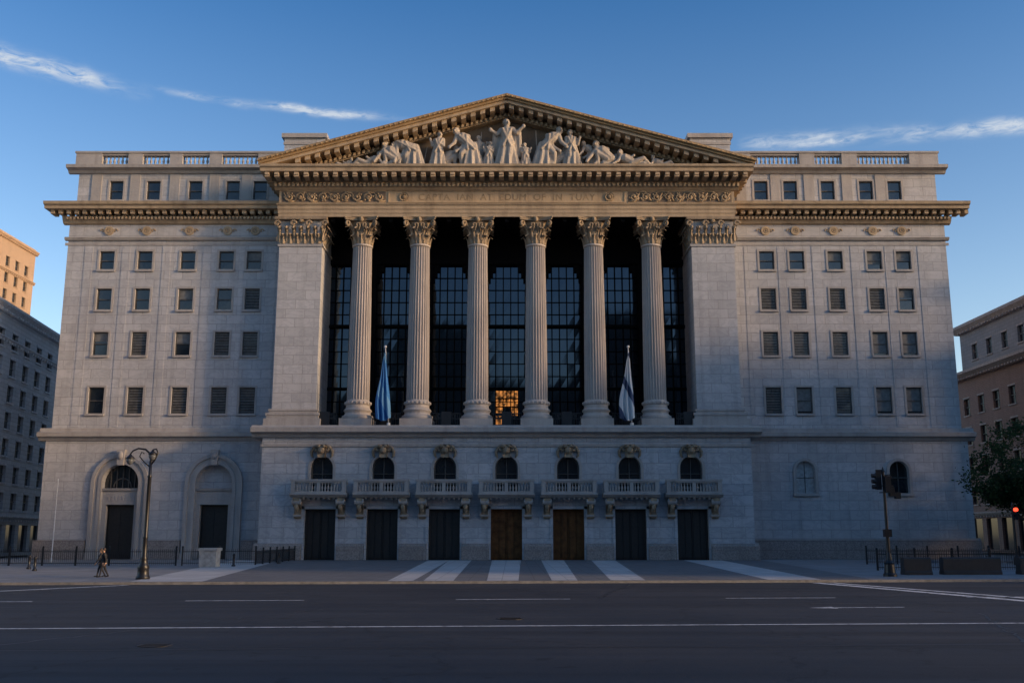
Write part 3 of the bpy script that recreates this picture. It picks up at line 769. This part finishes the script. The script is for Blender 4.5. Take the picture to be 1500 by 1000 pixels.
def ly(x): return 29.3+.062*x
stripe(-60,ly(-60),60,ly(60),.2,0)
k=1
for c in (-30.6,-20.4,-10.0,.6,11.6,21.8,32): 
    y=41.3+.075*c; stripe(c-2.3,y-.17,c+2.3,y+.17,.2,k); k+=1
stripe(-19.3,52.8,-23.4,46.8,.35,k); stripe(-23.4,46.8,-34,44.6,.2,k+1)
stripe(17.0,55.4,20.9,39.4,.55,k+2); stripe(17.9,55.4,22.2,40,.4,k+3)
stripe(12.0,36.6,14.6,36.85,.17,k+4)
quad('arrow_head',[(11.1,36.5),(12.05,36.15),(12.05,37.0)],M_paint,ZR+.006,mk)
def manhole(x,y,r):
    mb=MB(); mb.rev(0,0,[(r,ZR),(r,ZR+.012),(r*.9,ZR+.014)],28)
    for a in range(-3,4): mb.box(-r*.75,r*.75,a*r*.22-.02,a*r*.22+.02,ZR+.012,ZR+.02)
    o=mb.obj('manhole_cover',M_iron); o.location=(x,y,0)
manhole(.5,31.8,.42); manhole(-7.8,24.2,.4)

# ================================================================== other buildings
def facade(parent,p0,p1,h,st,g,bay,ww,wh,mw,mt,mg,corn=(),deep=12,top=1.2,detail=True):
    d=Vector((p1[0]-p0[0],p1[1]-p0[1])); L=d.length; ang=math.atan2(d.y,d.x)
    w=MB(); tr=MB(); gl=MB(); fr_=MB()
    n=int(L/bay); x0=(L-n*bay)/2; ops=[]
    for i in range(n):
        cx=x0+(i+.5)*bay
        ops.append((cx-bay*.36,cx+bay*.36,.4,g-1.2)); z=g
        while z+st<h-top+.01:
            a=z+(st-wh)*.45; ops.append((cx-ww/2,cx+ww/2,a,a+wh)); 
            if detail:
                tr.box(cx-ww/2-.15,cx+ww/2+.15,-.15,.1,a-.18,a+.004); tr.box(cx-ww/2-.1,cx+ww/2+.1,-.06,.1,a+wh+.003,a+wh+.25)
                fr_.box(cx-.04,cx+.04,.22,.3,a,a+wh); fr_.box(cx-ww/2,cx+ww/2,.22,.3,a+wh/2-.05,a+wh/2+.05)
            z+=st
    wall(w,0,L,0,h,0,ops,.35)
    gl.add([(0,.34,0),(L,.34,0),(L,.34,h),(0,.34,h)],[(0,1,2,3)])
    w.box(0.01,L-.01,.6,deep,0,h-.01)
    for z,pr,hh in corn:
        tr.pyz([(.0,z),(-pr*.4,z),(-pr,z+hh*.6),(-pr,z+hh),(.0,z+hh+.05)],-pr,L+pr)
        x=0
        while x<L and detail: tr.box(x,x+.3,-pr*.8,0,z-.25,z-.003); x+=.9
    for mb,nm,mm in ((w,'walls',mw),(tr,'trim',mt),(gl,'glass',mg),(fr_,'frames',M_frame)):
        if not mb.v: continue
        o=mb.obj(nm,mm,parent); o.location=(p0[0],p0[1],0); o.rotation_euler=(0,0,ang)
M_lb=stone('grey_stone_block',(.52,.53,.55),bw=1.6,bh=.5,vein=0,grime=.25); M_lbt=plain('grey_trim',(.55,.55,.56),.8)
M_lb2=stone('soot_stone',(.16,.16,.16),bw=1.6,bh=.5,vein=0)
M_tan=stone('tan_brick',(.46,.32,.21),bw=.6,bh=.25,vein=0); M_rb=stone('brown_brick',(.27,.165,.13),bw=.6,bh=.25,vein=0); M_rbt=plain('brown_stone_trim',(.36,.30,.27),.8)
M_rtop=stone('grey_upper_storey',(.27,.25,.25),bw=1.2,bh=.5,vein=0)
e=empty('added_shade_building'); facade(e,(-54.05,86),(-60.2,131.5),28.6,3.05,4.8,4.3,1.9,1.95,M_lb,M_lbt,M_wglass,((27.6,.7,.8),(24.4,.3,.3),(4.2,.4,.4)),30)
e=empty('added_shade_building'); facade(e,(-109,176),(-109,221),66.7,3.6,5,4.2,1.6,2.2,M_tan,M_tan,M_wglass,((65.5,.6,.7),(58.6,.4,.4)),30)
e=empty('added_shade_building'); facade(e,(69.2,152),(69.2,96),26.2,4.4,6,4.6,1.9,2.5,M_rb,M_rbt,M_wglass,((25.6,1.3,.9),(5.2,.4,.5)),30)
facade(e,(70.0,151.5),(70.0,96.5),34.2,4.0,27.5,4.6,1.7,2.3,M_rtop,M_rbt,M_wglass,((32.9,1.0,1.0),),28)
mb=MB(); mb.box(70.5,95,97,151,34.2,34.6); mb.obj('roof',M_lbt,e)
x=-130
for hh,wd in ((42,34),(50,30),(36,36),(53,25),(39,22),(56,24),(45,30),(34,24),(48,36)):  # unseen buildings opposite, added with heights set for reflections in the portico glass
    e=empty('added_shade_building'); facade(e,(x+wd-.5,-26),(x+.5,-26),hh,3.8,5.5,4.8,2.2,2.4,M_lb2,M_lb2,M_wglass,((hh-1.2,.8,.9),),20,detail=False); x+=wd
e=empty('added_shade_building'); facade(e,(78,84),(78,38),35,3.8,5.5,4.8,2.2,2.4,M_rb,M_rbt,M_wglass,((33.8,.8,.9),),25,detail=False)  # unseen off-frame building, added to throw shade on the lower facade

# ================================================================== street furniture
def fence(x0,x1,y0,y1,h,name='iron_fence'):
    d=Vector((x1-x0,y1-y0)); L=d.length; mb=MB()
    for z in(.18,h-.22): mb.box(0,L,-.02,.02,z,z+.05)
    n=int(L/.16)
    for i in range(n+1): 
        x=i*L/n; mb.box(x-.012,x+.012,-.012,.012,.05,h); 
    n=int(L/2.4)
    for i in range(n+1):
        x=i*L/n; mb.box(x-.06,x+.06,-.06,.06,0,h+.1); mb.ball((x,0,h+.17),.09,8,6)
    o=mb.obj(name,M_iron); o.location=(x0,y0,0); o.rotation_euler=(0,0,math.atan2(d.y,d.x))
fence(-48,-26.5,82,82,1.3); fence(-26.0,-20.6,82,84,1.3); fence(-20.6,-20.6,84,99,1.15)
fence(26,36.5,71,71,1.3); fence(30.5,46,86,86,1.3)
def box_planter(x,y):
    e=empty('concrete_planter',(x,y,0)); mb=MB()
    mb.pxz([(-.62,0),(.62,0),(.66,1.25),(-.66,1.25)],-.6,.6); mb.box(-.74,.74,-.7,.7,1.25,1.45); mb.box(-.5,.5,-.62,-.6,.25,1.05)
    mb.obj('box',M_conc,e)
box_planter(-22.6,78)
def barrier(x,y,L,a=0):
    mb=MB(); mb.pyz([(-.4,0),(.4,0),(.4,.15),(.32,.25),(.3,.95),(.22,1.05),(-.22,1.05),(-.3,.95),(-.32,.25),(-.4,.15)],-L/2,L/2)
    mb.box(-L/2+.2,-L/2+.5,-.42,.42,-.0,.1); mb.box(L/2-.5,L/2-.2,-.42,.42,0,.1)
    for q in(-1,1): mb.tube([(q*L*.3,0,1.0),(q*L*.3,0,1.12),(q*L*.3+.12,0,1.12),(q*L*.3+.12,0,1.0)],.02,6)
    o=mb.obj('concrete_barrier',M_blackbar); o.location=(x,y,0); o.rotation_euler=(0,0,a)
barrier(25.7,63.5,1.7); barrier(29.2,63.8,3.6); barrier(33.6,64,2.6); barrier(37.5,64,2.6)
def bollard(x,y):
    mb=MB(); mb.rev(0,0,[(.16,0),(.16,.1),(.1,.15),(.09,.8),(.12,.84),(.12,.9),(.08,.98),(.02,1.0)],12); o=mb.obj('bollard',M_iron,None,True); o.location=(x,y,0)
for x,y in ((-32.2,70),(-34.5,74),(-21.3,80),(-19.6,88)): bollard(x,y)
def street_lamp(x,y):
    e=empty('street_lamp',(x,y,0)); mb=MB()
    mb.rev(0,0,[(.38,0),(.38,.12),(.32,.2),(.3,.55),(.34,.62),(.24,.8),(.17,1.05),(.2,1.12),(.14,1.25),(.12,2.2),(.15,2.26),(.115,2.35),(.10,5.6),(.14,5.66),(.09,5.75),(.08,6.55)],16)
    mb.tube([(0,0,5.9),(.02,0,6.5),(-.05,0,6.95),(-.35,0,7.2),(-.75,0,7.25),(-1.05,0,7.12),(-1.18,0,6.95)],[.07,.065,.06,.055,.05,.045,.04],8)
    mb.tube([(0,0,6.3),(.22,0,6.6),(.38,0,7.0),(.28,0,7.22),(.08,0,7.18)],[.055,.05,.05,.045,.04],8)
    mb.tube([(-.02,0,6.2),(-.35,0,6.45),(-.65,0,6.8),(-.55,0,7.05),(-.4,0,6.95)],.035,6)
    for lx,lz in((-1.18,6.95),(.08,7.18)):
        mb.rev(lx,0,[(.03,lz+.02),(.06,lz-.03),(.1,lz-.1),(.22,lz-.2),(.25,lz-.28),(.22,lz-.3)],14)
    mb.obj('post',M_iron,e,True)
    g=MB()
    for lx,lz in((-1.18,6.95),(.08,7.18)): g.rev(lx,0,[(.21,lz-.3),(.21,lz-.4),(.15,lz-.55),(.03,lz-.62)],14)
    g.obj('lantern_glass',plain('lantern_glass',(.12,.13,.14),.2),e,True)
street_lamp(-20.0,56.9)
def signal_head(mb,x,y,z,face=-1,ax='y'):
    mb.box(x-.16,x+.16,y-.13,y+.13,z,z+1.0)
    for k in range(3):
        zz=z+.17+.33*k
        if ax=='y': mb.tube([(x,y+face*.12,zz),(x,y+face*.34,zz)],.135,12)
        else: mb.tube([(x+face*.12,y,zz),(x+face*.38,y,zz)],.135,12)
def traffic_light(x,y,h=6.35):
    e=empty('traffic_light',(x,y,0)); mb=MB()
    mb.rev(0,0,[(.4,0),(.4,.12),(.33,.2),(.28,.7),(.32,.78),(.2,.95),(.14,1.3),(.11,1.4),(.1,2.6),(.13,2.65),(.09,2.7),(.08,h-.2),(.12,h-.15),(.05,h),(.02,h+.12)],14)
    signal_head(mb,-.32,0,5.1,-1,'x'); signal_head(mb,.1,-.35,4.9,1,'y'); mb.box(.28,.6,-.15,.15,4.7,5.25); mb.box(.62,.95,-.12,.12,4.55,4.95)
    mb.box(-.3,.6,-.04,.04,5.3,5.36); mb.box(-.3,.6,-.04,.04,4.9,4.96); mb.box(-.22,.22,-.2,.1,2.3,2.75)
    mb.tube([(.1,0,5.95),(.4,0,6.0),(.5,0,5.8)],.04,6); mb.box(-.45,-.1,-.05,.0,6.02,6.3)
    mb.obj('post_and_signal_heads',M_iron,e)
traffic_light(23.05,60.8)
e=empty('traffic_light',(42.2,84,0)); mb=MB()
mb.rev(0,0,[(.3,0),(.28,.5),(.12,.8),(.09,4.9),(.03,5.1)],12); signal_head(mb,0,-.3,3.65,-1,'y'); mb.box(-.05,.05,-.3,0,4.5,4.56); mb.obj('post_and_signal_head',M_iron,e)
mb=MB(); mb.tube([(0,-.42,4.48),(0,-.66,4.48)],.15,14); mb.obj('red_lens',M_red,e)
mb=MB(); mb.rev(0,0,[(.1,0),(.08,.2),(.05,.4),(.035,7.4),(.07,7.45),(.0,7.55)],10); o=mb.obj('flagpole',M_white,None,True); o.location=(-41.5,93,0)

# ================================================================== tree
def tree(x,y,H,Rr,name='street_tree',nl=110):
    e=empty(name,(x,y,0)); random.seed(21); tr=MB()
    tr.tube([(0,0,0),(.1,0,1.5),(-.05,.1,3.2),(.1,0,4.8)],[.32,.25,.22,.18],10); lf=MB(); tips=[]
    for k in range(13):
        a=k*2.4; el=random.uniform(.25,1.2); L=Rr*random.uniform(.6,1.0)
        p0=Vector((0,0,3.2+random.uniform(0,1.7))); dr=Vector((math.cos(a)*math.cos(el),math.sin(a)*math.cos(el),math.sin(el)))
        p1=p0+dr*L*.5+Vector((0,0,.4)); p2=p0+dr*L+Vector((random.uniform(-.5,.5),random.uniform(-.5,.5),.9))
        tr.tube([p0,p1,p2],[.13,.08,.03],6); tips+= [p1,p2,(p1+p2)/2]
        for q in range(3):
            t=p1.lerp(p2,random.random()); u=t+Vector((random.uniform(-1,1),random.uniform(-1,1),random.uniform(-.2,1)))*1.3; tr.tube([t,u],[.04,.012],5); tips.append(u)
    zc=3.8+ (H-3.8)*.5
    for k in range(50):
        v=Vector((random.gauss(0,1),random.gauss(0,1),random.gauss(0,1))).normalized()*random.uniform(.55,1.0)
        tips.append(Vector((v.x*Rr,v.y*Rr,zc+v.z*(H-3.8)*.5)))
    for c in tips:
        rr=random.uniform(.6,1.15)
        for j in range(nl):
            v=Vector((random.gauss(0,1),random.gauss(0,1),random.gauss(0,.8)))*rr*.5
            p=c+v; s=random.uniform(.11,.19); d=Vector((random.gauss(0,1),random.gauss(0,1),random.gauss(0,1))).normalized(); u=d.orthogonal().normalized()
            lf.add([p-d*s,p+u*s*.6,p+d*s,p-u*s*.6],[(0,1,2,3)])
    tr.obj('trunk_and_limbs',plain('bark',(.07,.055,.045),.9,bump=.5),e,True)
    lf.obj('foliage',plain('leaves',(.024,.045,.012),.8,var=.5,scale=1.2,spec=.2),e)
tree(46.4,90,13.0,5.0)
tree(57,98,12,4.6,nl=50)

# ================================================================== pedestrians
def person(x,y,h,ang,ph,coat,hairlen=0):
    e=empty('pedestrian',(x,y,0),ang); mb=MB()
    V=Vector
    pel=V((0,0,.53*h)); che=V((.03,0,.74*h)); nec=V((.045,0,.83*h)); hea=V((.075,0,.925*h))
    mb.tube([pel-V((0,0,.03)),pel+V((0,0,.1)),(pel+che)/2,che,che+V((0,0,.09*h))],[.15,.15,.135,.165,.08],12); mb.ball(pel,(.14,.16,.13)); 
    bone(mb,che+V((0,0,.06*h)),nec,.07,.052); bone(mb,nec,hea,.05,.05)
    mb.ball(hea,(.09,.073,.115),14,10); mb.ball(hea+V((.092,0,-.012)),(.018,.013,.02),6,5); mb.ball(hea+V((.078,0,-.06)),(.018,.025,.01),6,5)
    for q in(-1,1): mb.ball(hea+V((0,q*.075,-.01)),(.02,.012,.03),6,5)
    wr=[]
    for q in(-1,1):
        sw=q*ph
        sh=che+V((0,q*.175,.055*h)); el=sh+V((-sw*.10,q*.05,-.165*h)); ha=el+V((.08-sw*.08,-q*.01,-.14*h)); wr.append(ha)
        bone(mb,che+V((0,0,.055*h)),sh,.085,.07); bone(mb,sh,el,.062,.048); bone(mb,el,ha,.046,.03)
        pm=ha+V((.02,0,-.06)); bone(mb,ha,pm,.026,.034)
        for f in range(4):
            b0=pm+V((.028-.018*f,0,-.02)); L=[.065,.075,.07,.055][f]
            bone(mb,b0,b0+V((.012,-q*.006,-L*.55)),.010,.009); bone(mb,b0+V((.012,-q*.006,-L*.55)),b0+V((.03,-q*.018,-L)),.009,.008)
        bone(mb,pm+V((.03,0,.02)),pm+V((.062,-q*.01,-.03)),.012,.009)
        hp=pel+V((0,q*.085,-.03)); kn=hp+V((sw*.10+.04,0,-.235*h)); an=kn+V((sw*.10-.08 if sw<0 else sw*.08-.02,0,-.23*h))
        an.z=max(.09,an.z) if sw>0 else max(.12,an.z)
        bone(mb,hp,kn,.095,.065); bone(mb,kn,an,.062,.042); bone(mb,an+V((-.03,0,-.03)),an+V((.16,0,-.055 if sw>0 else -.085)),.04,.032)
    mb.tube([pel+V((0,0,.16)),pel+V((0,0,-.12)),],[.16,.185],12)
    body_=mb.obj('body',coat,e); me=remesh(body_,.012,2)
    mats=[coat,plain('dark_trousers',(.02,.02,.025),.8),plain('skin',(.42,.26,.18),.5),plain('shoes',(.012,.012,.012),.4)]
    me.materials.clear()
    for q in mats: me.materials.append(q)
    for p in me.polygons:
        c=p.center
        i=0
        if c.z<.5*h-.12: i=1
        if c.z<.11: i=3
        if c.z>nec.z+.01: i=2
        for w in wr:
            if (c-w).length<.2 and c.z<w.z+.01 and abs(c.y)>.12: i=2
        p.material_index=i
    hr=MB(); hr.ball(hea+V((-.02,0,.025)),(.098,.084,.108),14,10)
    if hairlen: hr.tube([hea+V((-.07,0,.02)),hea+V((-.1,0,-.12)),hea+V((-.09,0,-.12-hairlen))],[.075,.07,.035],10)
    hr.obj('hair',plain('hair',(.05,.03,.02) if not hairlen else (.12,.07,.035),.6),e,True)
person(-23.2,59.4,1.68,R(200),1,plain('black_coat',(.015,.015,.018),.8),0)
person(-23.65,60.1,1.64,R(195),-1,plain('charcoal_jacket',(.02,.02,.024),.8),.15)

# ================================================================== world, sun, camera
AZ=R(109); EL=R(12.5)
w=bpy.data.worlds.new("World"); S.world=w; w.use_nodes=True
t=NT(w.node_tree); bg=w.node_tree.nodes['Background']
sky=t.node('ShaderNodeTexSky',sky_type='NISHITA'); sky.sun_disc=False; sky.sun_elevation=EL; sky.sun_rotation=AZ; sky.air_density=1.0; sky.dust_density=1.3; sky.ozone_density=3.0
tc=t.node('ShaderNodeTexCoord'); nrm=t.node('ShaderNodeVectorMath',operation='NORMALIZE'); t.l.new(tc.outputs['Generated'],nrm.inputs[0])
sp=t.node('ShaderNodeSeparateXYZ'); t.l.new(nrm.outputs[0],sp.inputs[0])
az=t.math('ARCTAN2',sp.outputs[0],sp.outputs[1]); el=t.math('ARCSINE',sp.outputs[2])
cb=t.node('ShaderNodeCombineXYZ'); t.l.new(az,cb.inputs[0]); t.l.new(el,cb.inputs[1])
uv=cb.outputs[0]
def streak(az0,az1,el0,el1,wd,seed,dens):
    g=t.math('MULTIPLY_ADD',t.math('SUBTRACT',az,R(az0)),(el1-el0)/(az1-az0),R(el0))
    vv=t.node('ShaderNodeVectorMath',operation='ADD'); t.l.new(uv,vv.inputs[0]); vv.inputs[1].default_value=(seed,seed*.7,0)
    wn=t.math('MULTIPLY',t.math('SUBTRACT',t.noise(t.vscale(vv.outputs[0],12,12,1),1,3),.5),.012)
    d=t.math('DIVIDE',t.math('SUBTRACT',t.math('SUBTRACT',el,g),wn),R(wd))
    gs=t.math('EXPONENT',t.math('MULTIPLY',t.math('MULTIPLY',d,d),-1))
    win=t.math('MULTIPLY',t.ramp(az,R(az0)-.02,R(az0)+.04),t.ramp(az,R(az1)+.01,R(az1)-.06))
    n=t.ramp(t.noise(t.vscale(vv.outputs[0],45,160,1),1,5,.65,.6),.32,.62); n2=t.ramp(t.noise(t.vscale(vv.outputs[0],9,20,1),1,2),.36,.56)
    return t.math('MULTIPLY',t.math('MULTIPLY',t.math('MULTIPLY',gs,win),t.math('MULTIPLY',n,n2)),dens)
ms=None
for a in ((-36,-21.5,24.6,23.5,.38,1.3,1.1),(-21,-6,23.7,23.4,.2,4.1,1.1),(14.5,34,21.7,20.4,.34,7.7,1.4),(15,24,21.3,21.2,.2,9.2,.9)):
    q=streak(*a); ms=q if ms is None else t.math('MAXIMUM',ms,q)
ms=t.math('MINIMUM',ms,.85)
tf=t.ramp(sp.outputs[2],.04,.50)
tint=t.mix(tf,(2.7,2.2,1.9),(.58,1.03,1.36))
col=t.mix(1.0,sky.outputs[0],tint,'MULTIPLY')
col=t.mix(ms,col,(4.4,4.8,5.3))
t.l.new(col,bg.inputs['Color']); bg.inputs['Strength'].default_value=.15
sd=Vector((math.sin(AZ)*math.cos(EL),math.cos(AZ)*math.cos(EL),math.sin(EL)))
L=bpy.data.lights.new('sun','SUN'); L.energy=3.2; L.color=(1,.66,.36); L.angle=R(5)
lo=bpy.data.objects.new('sun',L); COL.objects.link(lo); lo.rotation_euler=sd.to_track_quat('Z','Y').to_euler(); lo.location=(60,40,60)
cam=bpy.data.cameras.new('camera'); cam.lens=35; cam.sensor_width=36; cam.clip_end=6000
co=bpy.data.objects.new('camera',cam); COL.objects.link(co); co.location=(.55,0,2.4); co.rotation_euler=(R(101),0,0); S.camera=co
S.view_settings.view_transform='Standard'; S.view_settings.look='None'; S.view_settings.exposure=0
